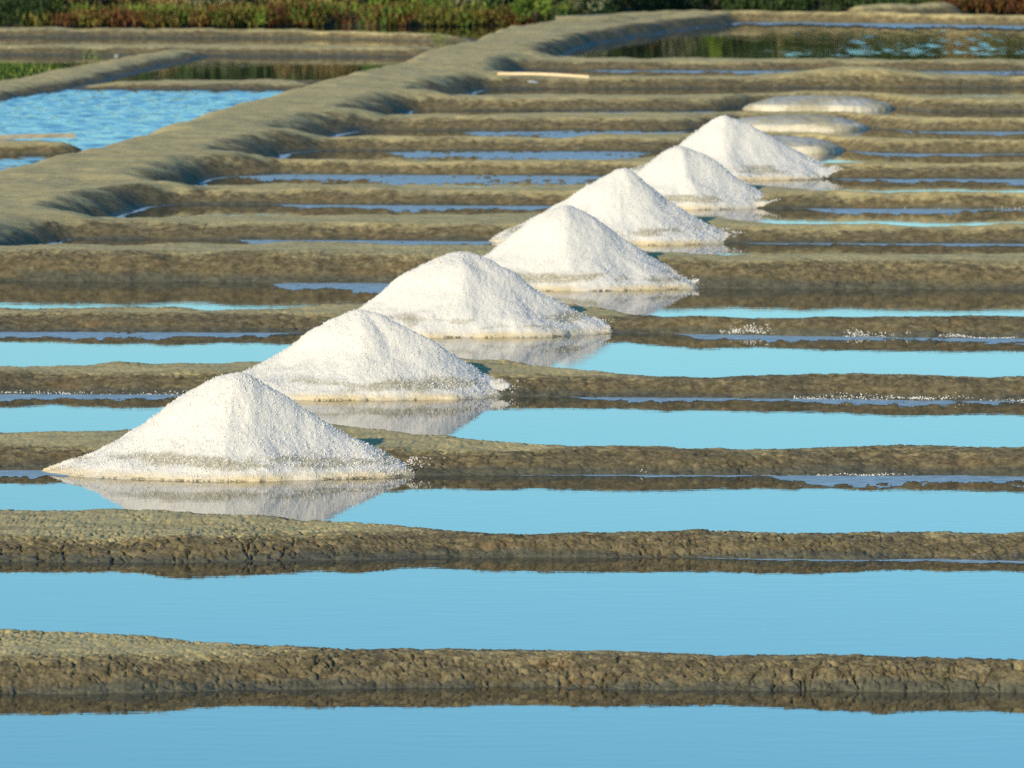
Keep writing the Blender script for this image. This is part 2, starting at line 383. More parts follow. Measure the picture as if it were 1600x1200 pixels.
def build_ridge(rd, name, step, rows, crack, nscale, lo=None, hi=14.0, right_end=None, left_end=None, bank_side='right'):
    Yc = float(rd.Yf(0.0))
    if bank_side == 'right': lo = bound(Yc) - 0.9
    X = xcols(Yc, step, lo, hi)
    Yf = rd.Yf(X); Yb = rd.Yb(X)
    nf = int(rows * 0.5); nb = int(rows * 0.25); ntop = rows - nf - nb
    WF = 0.36
    tf = np.linspace(-0.10, WF, nf, endpoint=False)
    g = np.linspace(0, 1, ntop, endpoint=False); tb = np.linspace(0, rd.wb * 1.15, nb)
    Y = np.concatenate([Yf[None, :] + tf[:, None],
                        Yf[None, :] + WF + g[:, None] * np.maximum(Yb - Yf - WF, 0.01)[None, :],
                        np.maximum(Yb, Yf + WF + 0.01)[None, :] + tb[:, None]], 0)
    XX = np.broadcast_to(X[None, :], Y.shape).copy()
    H = rd.h(XX, Y)
    if right_end is not None: H = np.minimum(H, rd.z * np.clip((right_end - XX) / 0.5, -0.6, 1))
    if left_end is not None: H = np.minimum(H, rd.z * np.clip((XX - left_end) / 0.5, -0.6, 1))
    if bank_side: H = smax(H, bank_h(XX, Y), 0.09)
    above = sstep(-0.03, 0.03, H)
    H0 = H.copy()
    uu = rd.u(XX, Y); H = H + mud_detail(XX, Y, nscale, crack) * above * (1 - 0.45 * sstep(0.6, 1.2, uu))
    if bank_side == 'right': H = H - 0.012 * sstep(0.25, -0.25, XX - bound(Y))
    if bank_side == 'left': H = H - 0.012 * sstep(-0.25, 0.25, XX - (XL(Y) - 0.9))
    u = rd.u(XX, Y)
    dry = sstep(0.3, 1.35, u) * (0.35 + 0.65 * sstep(0.3, 0.85, rd.Yb(XX) - rd.Yf(XX)) if crack > 0.25 else 1.0); dry = dry if crack > 0.25 else sstep(0.1, 1.0, u); wet = sstep(0.75 if crack > 0.25 else 0.4, 0.0, H0 / rd.z)
    z = H; keep = np.maximum(np.maximum(z[:-1, :-1], z[1:, :-1]), np.maximum(z[:-1, 1:], z[1:, 1:])) > -0.035
    if bank_side == 'right': keep &= (XX - bound(Y))[:-1, :-1] > -0.6
    if bank_side == 'left': keep &= (XX - (XL(Y) - 0.9))[:-1, :-1] < 0.6
    co = np.stack([XX, Y, z], -1).reshape(-1, 3)
    f = grid_faces(*Y.shape, keep)
    co, f, at = compact(co, f, {'dry': dry, 'wet': wet})
    return mesh_np(name, co, f, M_MUD, None, at)

# ------------------------------------------------------------------ ground, water
def vegline(X): return 115.2 + 5.6 * sstep(0.2, 2.2, X) + 0.5 * fbm(X * 0.7, X * 0 + 3, 2, 55)
gx = np.concatenate([[-3000, -800, -200, -60], np.arange(-30, 30.1, 0.5), [60, 200, 800, 3000]])
gy = np.concatenate([[-500, -100, 0, 20, 40, 70, 100], np.arange(110, 130, 0.4), [135, 150, 200, 400, 1000, 4000]])
GX, GY = np.meshgrid(gx, gy)
GZ = -0.30 + 0.42 * sstep(-0.4, 0.6, GY - vegline(GX)) + 0.25 * sstep(2, 8, GY - vegline(GX)) + 1.2 * sstep(3.5, 9, GY - vegline(GX)) + 0.05 * fbm(GX, GY, 2, 61) * (GY > 100)  # rear rise: unseen dike added to close bright sky gaps in pond reflections
g = mesh_np('ground', np.stack([GX, GY, GZ], -1).reshape(-1, 3), grid_faces(*GX.shape), M_GROUND); g['kind'] = 'structure'

def strip_water(name, label, ylo, yhi, x0, x1, mat, z):
    X = np.linspace(x0, x1, 60)
    co = np.concatenate([np.stack([X, ylo(X), 0 * X + z], -1), np.stack([X, yhi(X), 0 * X + z], -1)])
    n = len(X); f = np.stack([np.arange(n - 1), np.arange(1, n), np.arange(n + 1, 2 * n), np.arange(n, 2 * n - 1)], -1)
    o = mesh_np(name, co, f, mat); tag(o, label, kind='structure'); return o

def mid(k):
    rd = RD[k]; return lambda X: 0.5 * (rd.Yf(X) + rd.Yb(X)) + 0.08
order = 'ABCDEFGHIJKLMN'
def const(v): return lambda X: 0 * X + v
lows = [const(15.0)] + [mid(k) for k in order]
highs = [mid(k) for k in order] + [mid('O')]
for i in range(len(lows)):
    xl = -12.0 if i < 3 else float(XL(40 + 4.3 * i)) - 0.3
    if i < len(order): xl = float(XL(RD[order[i]].Yf(0.0))) + 0.4
    else: continue
    strip_water('water', 'still water of a salt pan' if i < len(order) else 'far pond with dark reflections', lows[i], highs[i], xl, 14.0, M_WATER, 0.0)
lp = lambda rd: (lambda X: 0.5 * (rd.Yf(X) + rd.wf + rd.Yb(X)))
xb = lambda y: float(0.5 * (XL(y) + XR(y)))
def waves(X, Y, seed, amp, l0=0.07, l1=0.30):
    r = np.random.default_rng(seed); z = 0 * X
    for i in range(16):
        lam = r.uniform(l0, l1); th = r.normal(math.pi / 2 + 0.25, 0.55); k = 2 * math.pi / lam
        z = z + (lam / 0.25) * np.sin(k * (X * math.cos(th) + Y * math.sin(th)) + r.uniform(0, 6.28) + 1.5 * fbm(X * 1.5, Y * 1.5, 2, seed + i))
    return z * amp / 4
def pond(label, x0, x1, y0, y1, z, amp, lo, hi, seed, step=0.035, where=None, lam=(0.07, 0.30)):
    """open water with real wind ripples where the breeze touches it"""
    X, Y = np.meshgrid(np.arange(x0, x1, step), np.arange(y0, y1, step))
    m = sstep(lo, hi, fbm(X * 0.55, Y * 0.35, 3, seed))
    if where is not None: m = where(X, Y, fbm(X * 0.8, Y * 0.5, 3, seed))
    Z = z + waves(X, Y, seed, amp, *lam) * (0.06 + 0.94 * m)
    co = np.stack([X, Y, Z], -1).reshape(-1, 3)
    return tag(mesh_np('water', co, grid_faces(*X.shape), M_WATER), label, kind='structure')
yP = float(unp(300, 133)[1]); yQ = float(unp(300, 80)[1]); yR = float(unp(300, 53)[1])
pond('ruffled blue pond left of the long bank', -6.0, -0.6, 74, yP, -0.010, 0.0038, -0.6, -0.1, 5, 0.042)
pond('dark pond beyond the narrow ridge', -6.6, 0.6, yP, yQ, -0.010, 0.0012, 0.30, 0.50, 8, 0.06)
pond('shallow strip of water between two far ridges', -7.5, 1.0, yQ, yR, -0.010, 0.0010, 0.2, 0.5, 9, 0.12)
X = np.linspace(-16, 14, 60)
yN = float(mid('N')(3.0)); yO = float(mid('O')(4.0))
pond('far right pond with dark reflections of the shrubs and a breezy blue stretch', -0.5, 10.0, yN - 0.3, yO, -0.012, 0.0019, 0.10, 0.35, 12, 0.045, lambda X, Y, n: sstep(-0.1, 0.6, 0.35 * (X - 2.5) + 0.6 * n) * sstep(104.0, 105.4, Y + 1.5 * n), (0.10, 0.2))
strip_water('water', 'dark channel at the foot of the shrubs', const(yR), const(125), -16, 14, M_WATER, -0.03)

# ------------------------------------------------------------------ ridges and banks
RL = {'A': 'cracked clay ridge nearest the camera, bare, with water on both sides',
      'B': 'second clay ridge from the camera, just in front of the nearest salt heap',
      'C': 'clay ridge that the nearest and largest salt heap leans against',
      'D': 'clay ridge right behind the second salt heap from the camera',
      'E': 'clay ridge right behind the third salt heap from the camera',
      'F': 'broadest clay ridge, flat-topped, right behind the fourth salt heap',
      'G': 'clay ridge right behind the fifth salt heap from the camera',
      'H': 'clay ridge right behind the sixth salt heap from the camera',
      'I': 'clay ridge right behind the farthest tall salt heap',
      'J': 'clay ridge behind the smallest and nearest flat grey salt patch',
      'K': 'clay ridge behind the middle one of the flat grey salt patches',
      'L': 'clay ridge behind the farthest flat grey salt patch',
      'M': 'clay ridge with a low bare hump, next beyond the flat salt patches',
      'N': 'clay ridge along the near shore of the far right pond',
      'O': 'low curved earth bank along the far shore of the right pond'}
for i, k in enumerate(order + 'O'):
    d = float(RD[k].Yf(0.0))
    step = d * (0.00014 if i < 2 else 0.00019 if i < 6 else 0.0003)
    rows = 150 if i < 2 else 100 if i < 3 else (80 if i < 6 else 48)
    if k == 'O':
        o = build_ridge(RD[k], 'earth_bank', 0.03, 50, 0.2, 1.2, lo=0.55, hi=14, bank_side=None)
        tag(o, RL[k], 'bank')
    else:
        o = build_ridge(RD[k], 'clay_ridge', step, rows, [1.0, 0.7, 0.4, 0.33, 0.3, 0.33][i] if i < 6 else 0.2, 1.0)
        tag(o, RL[k], 'ridge', 'clay ridges between the salt pans')
pe = float(unp(120, 139)[0])
tag(build_ridge(LD['P'], 'clay_ridge', 0.03, 40, 0.2, 1.0, lo=pe - 0.6, hi=float(XL(yP)) + 0.2, left_end=pe, bank_side='left'), 'low narrow clay ridge at the far end of the blue pond', 'ridge', 'clay ridges of the ponds left of the bank')
tag(build_ridge(LD['Q'], 'clay_ridge', 0.03, 40, 0.2, 1.0, lo=-14, hi=float(XL(yQ)) + 0.2, bank_side='left'), 'clay ridge along the far side of the dark pond', 'ridge', 'clay ridges of the ponds left of the bank')
re_ = float(unp(745, 66)[0])
tag(build_ridge(LD['R'], 'clay_ridge', 0.03, 40, 0.2, 1.3, lo=-14, hi=re_ + 0.3, right_end=re_, bank_side=None), 'straw-coloured clay ridge nearest the reddish shrubs, tapering to the right', 'ridge', 'clay ridges of the ponds left of the bank')

# long bank
def build_bank():
    ys = np.concatenate([np.arange(30, 52, 0.25), np.arange(52, 121, 0.065)])
    us = np.linspace(0, 1, 110)
    Y = np.broadcast_to(ys[:, None], (len(ys), len(us))).copy()
    a = XL(ys) - 1.4; b = XR0(ys) + 1.5
    X = a[:, None] + (b - a)[:, None] * us[None, :]
    H = bank_h(X, Y); Hb = H.copy(); Hr = np.full(X.shape, -0.06); Dr = np.zeros(X.shape)
    for k in order + 'O':
        rd = RD[k]; rows = np.where((ys > float(rd.Yf(-3.0)) - 4) & (ys < float(rd.Yf(-3.0)) + 6))[0]
        if not len(rows): continue
        r0, r1 = rows[0], rows[-1] + 1
        hh = rd.h(X[r0:r1], Y[r0:r1])
        cut = XL(Y[r0:r1]) + 0.3
        hh = np.where(X[r0:r1] > cut, hh, -0.06)
        Dr[r0:r1] = np.where(hh > Hr[r0:r1], sstep(0.3, 1.2, rd.u(X[r0:r1], Y[r0:r1])), Dr[r0:r1])
        Hr[r0:r1] = np.maximum(Hr[r0:r1], hh)
        H[r0:r1] = smax(H[r0:r1], hh, 0.09)
    for k in 'PQ':
        rd = LD[k]
        hh = np.where(X < XR(Y) - 0.3, rd.h(X, Y), -0.06)
        H = smax(H, hh, 0.05)
    H0 = H.copy(); above = sstep(-0.03, 0.03, H)
    H = H + (mud_detail(X, Y, 0.9, 0.2) + 0.025 * fbm(X * 1.2, Y * 1.2, 2, 67)) * above
    H -= 0.012 * sstep(-0.25, 0.25, X - bound(Y)); H -= 0.012 * sstep(0.25, -0.25, X - (XL(Y) - 0.9))
    side = sstep(0.0, 0.9, (X - XR(Y)) / BW_R + 0.5 * fbm(X * 5, Y * 5, 3, 29)) * (1 - sstep(0.0, 0.08, Hr))  # hollow slopes darkened: damp mud, plus shade deepened in the colour
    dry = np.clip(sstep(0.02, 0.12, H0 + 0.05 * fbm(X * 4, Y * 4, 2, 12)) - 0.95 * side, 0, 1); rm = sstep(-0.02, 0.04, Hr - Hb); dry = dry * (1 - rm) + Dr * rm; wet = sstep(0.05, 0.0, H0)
    keep = np.maximum(np.maximum(H[:-1, :-1], H[1:, :-1]), np.maximum(H[:-1, 1:], H[1:, 1:])) > -0.035
    co = np.stack([X, Y, H], -1).reshape(-1, 3); f = grid_faces(*X.shape, keep)
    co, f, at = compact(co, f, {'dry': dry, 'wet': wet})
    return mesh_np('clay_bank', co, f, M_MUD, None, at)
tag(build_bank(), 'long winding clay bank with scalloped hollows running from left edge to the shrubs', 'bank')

# diagonal bank on the far left and the islet in the blue pond
def blob_land(name, path, half, z, label, cat, step=0.03):
    """path: px points on z=0; half: half width in metres along it"""
    px, py = unp([p[0] for p in path], [p[1] for p in path], 0.0)
    x0, x1 = px.min() - 1, px.max() + 1; y0, y1 = py.min() - 1.2, py.max() + 1.2
    X, Y = np.meshgrid(np.arange(x0, x1, step), np.arange(y0, y1, step * 1.5))
    D = np.full(X.shape, 9.0)
    for i in range(len(px) - 1):
        ax, ay, bx, by = px[i], py[i], px[i + 1], py[i + 1]
        t = np.clip(((X - ax) * (bx - ax) + (Y - ay) * (by - ay)) / ((bx - ax) ** 2 + (by - ay) ** 2), 0, 1)
        w = half[i] * (1 - t) + half[i + 1] * t
        D = np.minimum(D, np.hypot(X - ax - t * (bx - ax), Y - ay - t * (by - ay)) - w)
    D = D + 0.12 * fbm(X * 2, Y * 2, 2, 8)
    q = -D / 0.35
    H = z * np.where(q < 0, 2 * q, np.where(q < 1, 1 - (1 - np.clip(q, 0, 1)) ** 2, 1.0)); H = np.clip(H, -0.06, None)
    H0 = H.copy(); H = H + mud_detail(X, Y, 1.0, 0.15) * sstep(-0.03, 0.03, H)
    keep = np.maximum(np.maximum(H[:-1, :-1], H[1:, :-1]), np.maximum(H[:-1, 1:], H[1:, 1:])) > -0.035
    co = np.stack([X, Y, H], -1).reshape(-1, 3); f = grid_faces(*X.shape, keep)
    co, f, at = compact(co, f, {'dry': sstep(0.3, 0.95, H0 / z), 'wet': sstep(0.3, 0.0, H0 / z)})
    return tag(mesh_np(name, co, f, M_MUD, None, at), label, cat)
blob_land('clay_bank', [(-220, 178), (-40, 150), (60, 134), (140, 115), (230, 97), (285, 86)], [0.5, 0.5, 0.5, 0.42, 0.35, 0.3], 0.075, 'slanting clay bank at far left between two ponds', 'bank')
blob_land('mud_islet', [(-160, 237), (20, 237), (75, 238)], [0.55, 0.5, 0.3], 0.10, 'small mud islet at left edge of the blue pond', 'islet')

blob_land('earth_mound', [(1345, 27), (1410, 25), (1475, 23)], [0.25, 0.35, 0.3], 0.16, 'small curved earth mound at the top right behind the far bank', 'mound')

# ------------------------------------------------------------------ salt heaps
rng = np.random.default_rng(4)
PR = np.array([0, .05, .10, .15, .22, .30, .36, .47, .60, .75, .88, 1.0, 1.2]); PZ = np.array([1.0, .985, .95, .91, .84, .755, .68, .52, .37, .225, .12, 0.02, -0.12])

OCT = np.array([[1, 0, 0], [-1, 0, 0], [0, 1, 0], [0, -1, 0], [0, 0, 1], [0, 0, -1]], float)
OCF = np.array([[0, 2, 4], [2, 1, 4], [1, 3, 4], [3, 0, 4], [2, 0, 5], [1, 2, 5], [3, 1, 5], [0, 3, 5]])
def grains(name, pts, size, mat, parent=None):
    n = len(pts); s = size * rng.uniform(0.5, 1.4, (n, 1, 1))
    v = OCT[None] * s * rng.uniform(0.6, 1.2, (n, 6, 1))
    a = rng.uniform(0, 6.28, n); b = rng.uniform(0, 3, n)
    ca, sa, cb, sb = np.cos(a)[:, None], np.sin(a)[:, None], np.cos(b)[:, None], np.sin(b)[:, None]
    x, y, z = v[..., 0], v[..., 1], v[..., 2]
    y, z = y * cb - z * sb, y * sb + z * cb
    x, y = x * ca - y * sa, x * sa + y * ca
    co = np.stack([x, y, z], -1) + np.asarray(pts)[:, None, :]
    f = (OCF[None] + 6 * np.arange(n)[:, None, None]).reshape(-1, 3)
    return mesh_np(name, co.reshape(-1, 3), f, mat, parent, None, False)

def heap(px, y_mid, half_l, half_r, y_peak, rd, label, seed, res, ngrain, lean=0.0, front=0.60, sharp=1.0, warp=0.06, nspill=120):
    """px: peak column, y_mid: row of the side tips (z=0), half widths in px"""
    cx, cy = map(float, unp(px, y_mid, 0.0))
    m = CAMH / float(FPX * CAMH / math.hypot(cy, CAMH)) ; ppm = FPX / math.hypot(cy, CAMH)
    al, ar = half_l / ppm, half_r / ppm; hz = (y_mid - y_peak) / ppm
    bf = front * 0.5 * (al + ar); bb = 0.8 * bf
    xs = np.arange(-al * 1.15, ar * 1.35, res); ys = np.arange(-bf * 1.12, bb * 1.12, res * 1.15)
    X, Y = np.meshgrid(xs, ys)
    wx = X + warp * fbm(X * 2.2, Y * 2.2, 3, seed); wy = Y + warp * fbm(X * 2.5, Y * 2.5, 2, seed + 5)
    a = np.where(wx < 0, al, ar); b = np.where(wy < 0, bf, bb)
    p = 1.38
    ex, ey = np.abs(wx / a), np.abs(wy / b)
    rr_d = (ex ** p + ey ** p) ** (1 / p); rr_e = np.hypot(ex, ey)
    k = sstep(0.45, 1.0, rr_e); r = rr_d * (1 - k) + rr_e * k
    r = r * (1 + 0.10 * fbm(np.arctan2(wy, wx) * 1.5 + 3, r * 0.6, 2, seed + 9)) + 0.05 * k * fbm(X * 7, Y * 7, 3, seed + 13)
    Z = hz * np.interp(np.where(r < 1, r ** sharp, r), PR, PZ)
    n = 0.012 * fbm(X * 9, Y * 9, 2, seed + 1)
    f1, f2 = worley(X / 0.024, Y / 0.030, seed); g1, g2 = worley(X / 0.012 + 3, Y / 0.015, seed + 2)
    n = n + 0.0055 * (0.55 - f1) + 0.0035 * (0.55 - g1) + 0.006 * vnoise(X * 28, Y * 28, seed + 3)
    drape = rd.h(X + cx, Y + cy)
    Z = np.where((r < 1.0) & (drape > 0) & (wx > -0.3 * al), np.maximum(Z, np.minimum(drape, 0.05 + 0.06 * fbm(X * 6, Y * 6, 2, seed + 31)) + 0.012 * sstep(1.0, 0.92, r)), Z)
    Z = Z + n * sstep(-0.03, 0.05, Z)
    # little washed-out step at the water's edge
    Z = np.where(Z > 0, Z + 0.012 * sstep(0.0, 0.006, Z) * sstep(-0.2, 0.3, fbm(X * 4, Y * 4, 2, seed + 21)), Z)
    keep = np.maximum(np.maximum(Z[:-1, :-1], Z[1:, :-1]), np.maximum(Z[:-1, 1:], Z[1:, 1:])) > -0.02
    co = np.stack([X, Y, Z], -1).reshape(-1, 3); f = grid_faces(*X.shape, keep)
    co, f, _ = compact(co, f, None)
    o = mesh_np('salt_heap', co, f, M_SALT); o.location = (cx, cy, 0)
    tag(o, label, 'salt heap', 'white salt heaps in a row')
    # loose crystals on the heap and round its foot
    pts = []
    ij = rng.integers(0, Z.size, ngrain * 3); zz = Z.ravel()[ij]; ok = zz > 0.01; ij = ij[ok][:ngrain]
    pts = np.stack([X.ravel()[ij], Y.ravel()[ij], Z.ravel()[ij] + 0.002], -1)
    ns = nspill; ngrain = ngrain // 2
    th = rng.uniform(-2.3, 0.9, ns); rad = 0.95 + np.abs(rng.normal(0, 0.09, ns)) * rng.random(ns)
    th = np.where(rng.random(ns) < 0.6, rng.normal(0.05, 0.28, ns), rng.uniform(-2.8, -0.2, ns))
    sx = np.where(np.cos(th) < 0, al, ar) * rad * np.cos(th); sy = np.where(np.sin(th) < 0, bf, bb) * rad * np.sin(th)
    hz_ = rd.h(sx + cx, sy + cy); sok = (hz_ > 0.002) & (hz_ < 0.075)
    pts = np.concatenate([pts, np.stack([sx, sy, hz_ + 0.006], -1)[sok]])
    gr = grains('salt_crystals', pts, 0.0042 if ngrain > 1700 else 0.0055, M_GRAIN, o); gr['kind'] = 'stuff'
    return o
HL = ['nearest and largest white salt heap, at lower left', 'second white salt heap from the camera, directly behind the largest one',
      'third white salt heap from the camera, with a rounded top', 'fourth white salt heap, the middle one of the seven',
      'fifth white salt heap from the camera, sharply peaked', 'sixth white salt heap, narrow, squeezed between its neighbours',
      'farthest of the seven tall white salt heaps, beside the flat grey patches']
heap(364, 737, 276, 292, 584, RD['C'], HL[0], 11, 0.0072, 6500, nspill=420)
heap(567, 614, 246, 256, 483, RD['D'], HL[1], 23, 0.0074, 6000, sharp=0.95, warp=0.09, nspill=160)
heap(728, 518, 230, 220, 393, RD['E'], HL[2], 35, 0.0080, 4500, sharp=1.09, warp=0.07)
heap(882, 446, 214, 216, 320, RD['F'], HL[3], 47, 0.0092, 4000, sharp=0.98, warp=0.05)
heap(968, 376, 212, 188, 262, RD['G'], HL[4], 59, 0.0100, 3000, sharp=0.92, warp=0.08, nspill=60)
heap(1070, 322, 160, 158, 229, RD['H'], HL[5], 71, 0.0110, 2500, sharp=1.06, warp=0.06, nspill=40)
heap(1126, 276, 160, 208, 183, RD['I'], HL[6], 83, 0.0110, 2500, sharp=0.96, warp=0.08, nspill=40)

# flat remains of old salt
def pad(x0, x1, y_front, y_top, label, seed, rd):
    cxp = 0.5 * (x0 + x1); fx, fy = map(float, unp(cxp, y_front, 0.0)); ppm = FPX / math.hypot(fy, CAMH)
    a = 0.5 * (x1 - x0) / ppm; z = 0.135; b = 0.55; cy = fy + b
    X, Y = np.meshgrid(np.arange(-a * 1.1, a * 1.1, 0.018), np.arange(-b * 1.1, b * 1.5, 0.026))
    q = np.clip(np.abs(X / a) * (1 + 0.10 * fbm(X * 2, Y * 2, 2, seed)), 0, 2)
    bx_ = np.where(Y < 0, b * (1 - np.minimum(q, 1) ** 5), 1.1 * b * (1 - np.minimum(q, 1) ** 3)) + 1e-3
    r = np.where(q < 1, np.abs(Y) / bx_, 3.0) * (1 + 0.10 * fbm(X * 3, Y * 3, 3, seed + 2))
    Z = z * np.interp(r, [0, .3, .5, .7, .85, .95, 1.0, 1.1], [1.0, .97, .91, .80, .60, .36, 0.06, -0.3]) * np.clip(1 - q ** 2.6, 0, 1) ** 0.75 - 0.003
    Z = np.where(r < 1.0, Z, np.minimum(Z, -0.03))
    Z = Z + (0.016 * fbm(X * 5, Y * 5, 3, seed) + 0.012 * fbm(X * 22, Y * 22, 3, seed)) * (Z > 0)
    keep = np.maximum(np.maximum(Z[:-1, :-1], Z[1:, :-1]), np.maximum(Z[:-1, 1:], Z[1:, 1:])) > -0.02
    co, f, _ = compact(np.stack([X, Y, Z], -1).reshape(-1, 3), grid_faces(*X.shape, keep), None)
    o = mesh_np('salt_patch', co, f, M_PAD); o.location = (fx, cy, 0)
    tag(o, label, 'salt patch', 'flat grey remains of salt heaps')
pad(1158, 1402, 174, 145, 'farthest and widest flat grey-white patch of old salt', 3, RD['L'])
pad(1125, 1366, 205, 174, 'middle one of the three flat grey patches of old salt', 5, RD['K'])
pad(1110, 1322, 240, 207, 'nearest flat grey patch of old salt, half hidden by the farthest heap', 8, RD['J'])

# ------------------------------------------------------------------ floating salt films along the shores, crystals on the ridge feet
def film(k, x0, x1, w_px, off=0.0, seed=1, taper=True, label=''):
    rd = RD[k]; xs = np.linspace(x0, x1, 520)
    X0, Yf = unp(xs, np.full(xs.shape, 600.0)); 
    d = float(rd.Yf(0.0)); X = (xs - CX) * math.hypot(d, CAMH) / FPX
    yf = rd.Yf(X); mpp = yf ** 2 / (FPX * CAMH)
    n = 0.5 + 0.9 * (fbm(X * 1.3, X * 0 + seed, 3, seed) + 0.35) + 0.35 * fbm(X * 14, X * 0 + seed, 3, seed)
    wpx = w_px * np.clip(n, 0.05, 1.5)
    e = np.minimum(sstep(0, 0.12, (xs - x0) / (x1 - x0)), sstep(0, 0.12, (x1 - xs) / (x1 - x0))) if taper else 1
    wd = wpx * mpp * e; o0 = off * mpp
    inner = yf - o0 + (0.08 if off == 0 else 0.3 * wd); outer = yf - o0 - wd
    nv = 10; v = np.linspace(-0.25, 1, nv)[:, None]
    YY = inner[None, :] + (outer - inner)[None, :] * (1 - v); XX = np.broadcast_to(X[None, :], YY.shape)
    dens = np.minimum(sstep(-0.3, 0.35, v), 1 if off == 0 else sstep(1.05, 0.7, v)) + 1.1 * fbm(XX * 14, YY * 6, 4, seed) + 0.6 * fbm(XX * 2, YY * 2, 2, seed + 1)
    keep = dens[:-1, :-1] > 0.42
    co = np.stack([XX, YY, 0 * YY + 0.001], -1).reshape(-1, 3); f = grid_faces(*YY.shape, keep)
    co, f, _ = compact(co, f, None)
    o = mesh_np('salt_film', co, f, M_FILM); tag(o, label, 'salt film', None, 'stuff')
FL = [('C', 780, 1250, 4, 0), ('C', 1180, 1750, 13, 0), ('C', -150, 240, 12, 0), ('D', 860, 1750, 7, 0), ('D', -150, 290, 11, 0),
      ('E', 1040, 1750, 8, 0), ('E', -150, 480, 9, 0), ('F', 420, 660, 9, 2), ('G', 1150, 1750, 5, 0), ('G', 360, 800, 6, 0), ('G', -50, 110, 7, 0),
      ('H', 1240, 1750, 8, 0), ('H', 420, 880, 7, 0), ('I', 1290, 1750, 9, 0), ('I', 340, 960, 12, 1), ('J', 600, 1020, 11, 3), ('J', 1320, 1700, 4, 0),
      ('K', 720, 1080, 8, 3), ('K', 1390, 1700, 4, 0), ('L', 880, 1120, 6, 3), ('B', 1080, 1750, 3, 0), ('N', 900, 1700, 5, 0), ('O', 1000, 1800, 5, 0)]
for i, (k, a, b_, wpx, off) in enumerate(FL):
    side = 'right' if a > 700 else 'left'
    film(k, a, b_, wpx, off, 100 + i, True, 'pale lavender salt film floating along the foot of a clay ridge')

def bank_film(y0, y1, seed, label):
    """thin light-blue film standing in for pool water at the bank toe in one hollow"""
    ys = np.linspace(y0, y1, 60); gxx = np.linspace(0, 1.6, 200)
    XX = XR(ys)[:, None] + gxx[None, :]; hh = bank_h(XX, np.broadcast_to(ys[:, None], XX.shape))
    x0 = XX[np.arange(60), np.argmax(hh < 0.0, axis=1)]
    w_ = 0.05 * np.clip(0.7 + fbm(ys * 4, ys * 0, 2, seed), 0.2, 2) * np.minimum(sstep(0, 0.2, (ys - y0) / (y1 - y0)), sstep(0, 0.2, (y1 - ys) / (y1 - y0)))
    co = np.concatenate([np.stack([x0 - 0.05, ys, 0 * ys + 0.001], -1), np.stack([x0 + 0.02 + w_, ys, 0 * ys + 0.001], -1)])
    m = 60; f = np.stack([np.arange(m - 1), np.arange(m, 2 * m - 1), np.arange(m + 1, 2 * m), np.arange(1, m)], -1)
    tag(mesh_np('salt_film', co, f, M_FILM), label, 'salt film', None, 'stuff')
for i, (k1, k2) in enumerate(zip('FGHIJKL', 'GHIJKLM')):
    xc = float(XR(RD[k1].Yb(-2.0)))
    bank_film(float(RD[k1].Yb(xc)) + 0.5, float(RD[k2].Yf(xc + 0.6)) + 0.0, 300 + i, 'thin light-blue film standing in for pool water along the toe of the long bank')

def foot_crystals(k, x0, x1, n, size, seed, clump=2.2):
    rd = RD[k]; d = float(rd.Yf(0.0)); xs = rng.uniform(x0, x1, n * 4); X = (xs - CX) * d / FPX
    ok = fbm(X * clump, X * 0 + seed, 3, seed) * 1.6 + 0.25 > rng.random(len(X)); X = X[ok][:n]
    Y = rd.Yf(X) + np.abs(rng.normal(0.03, 0.03, len(X))) * (0.6 + fbm(X * 3, X * 0, 2, seed + 3)); z = np.maximum(rd.h(X, Y), 0.0) + size * 0.3
    o = grains('salt_crystals', np.stack([X, Y, z], -1), size, M_GRAIN); return o
for k, a, b_, n, s in (('C', 1000, 1640, 260, 0.0036), ('D', 1240, 1640, 420, 0.0042), ('E', 1120, 1640, 620, 0.0046), ('D', -40, 330, 200, 0.0042), ('H', 1400, 1640, 90, 0.0045)):
    o = foot_crystals(k, a, b_, n, s, 7 + ord(k))
    tag(o, {'C': 'white salt crystals on the ridge foot right of the nearest heap', 'D': 'white salt crystals strewn along the ridge foot beside the second heap', 'E': 'white salt crystals strewn along the ridge foot right of the third heap',
            'H': 'white salt crystals strewn along the ridge foot right of the sixth heap'}[k], 'salt crystals', None, 'stuff')

# ------------------------------------------------------------------ planks and stones
def plank(pa, pb, za, zb, thick, width, label, seed):
    ax, ay = map(float, unp(*pa, za)); bx, by = map(float, unp(*pb, zb))
    L = math.hypot(bx - ax, by - ay); n = 14; r = np.random.default_rng(seed)
    t = np.linspace(0, 1, n); ring = [(-0.5, -0.5), (-0.42, 0.5), (0.42, 0.5), (0.5, -0.5)]
    co = []
    for q in t:
        bow = 0.012 * math.sin(q * 3.1)
        for u, v in ring: co.append((q * L, u * width * r.uniform(0.93, 1.04), v * thick * r.uniform(0.92, 1.05) + bow))
    f = [[i * 4 + j, i * 4 + (j + 1) % 4, (i + 1) * 4 + (j + 1) % 4, (i + 1) * 4 + j] for i in range(n - 1) for j in range(4)]
    f += [[3, 2, 1, 0], [(n - 1) * 4 + j for j in range(4)]]
    o = mesh_np('wooden_plank', co, f, M_WOOD, None, None, False); o.location = (ax, ay, za)
    o.rotation_euler = (0, -math.atan2(zb - za, L), math.atan2(by - ay, bx - ax))
    return tag(o, label, 'plank')
plank((778, 115), (921, 120), 0.20, 0.17, 0.027, 0.10, 'weathered plank lying on the clay ridge near the far pond', 1)
plank((-60, 219), (113, 212), 0.17, 0.17, 0.038, 0.10, 'pale wooden plank across the mud islet at left edge', 2)
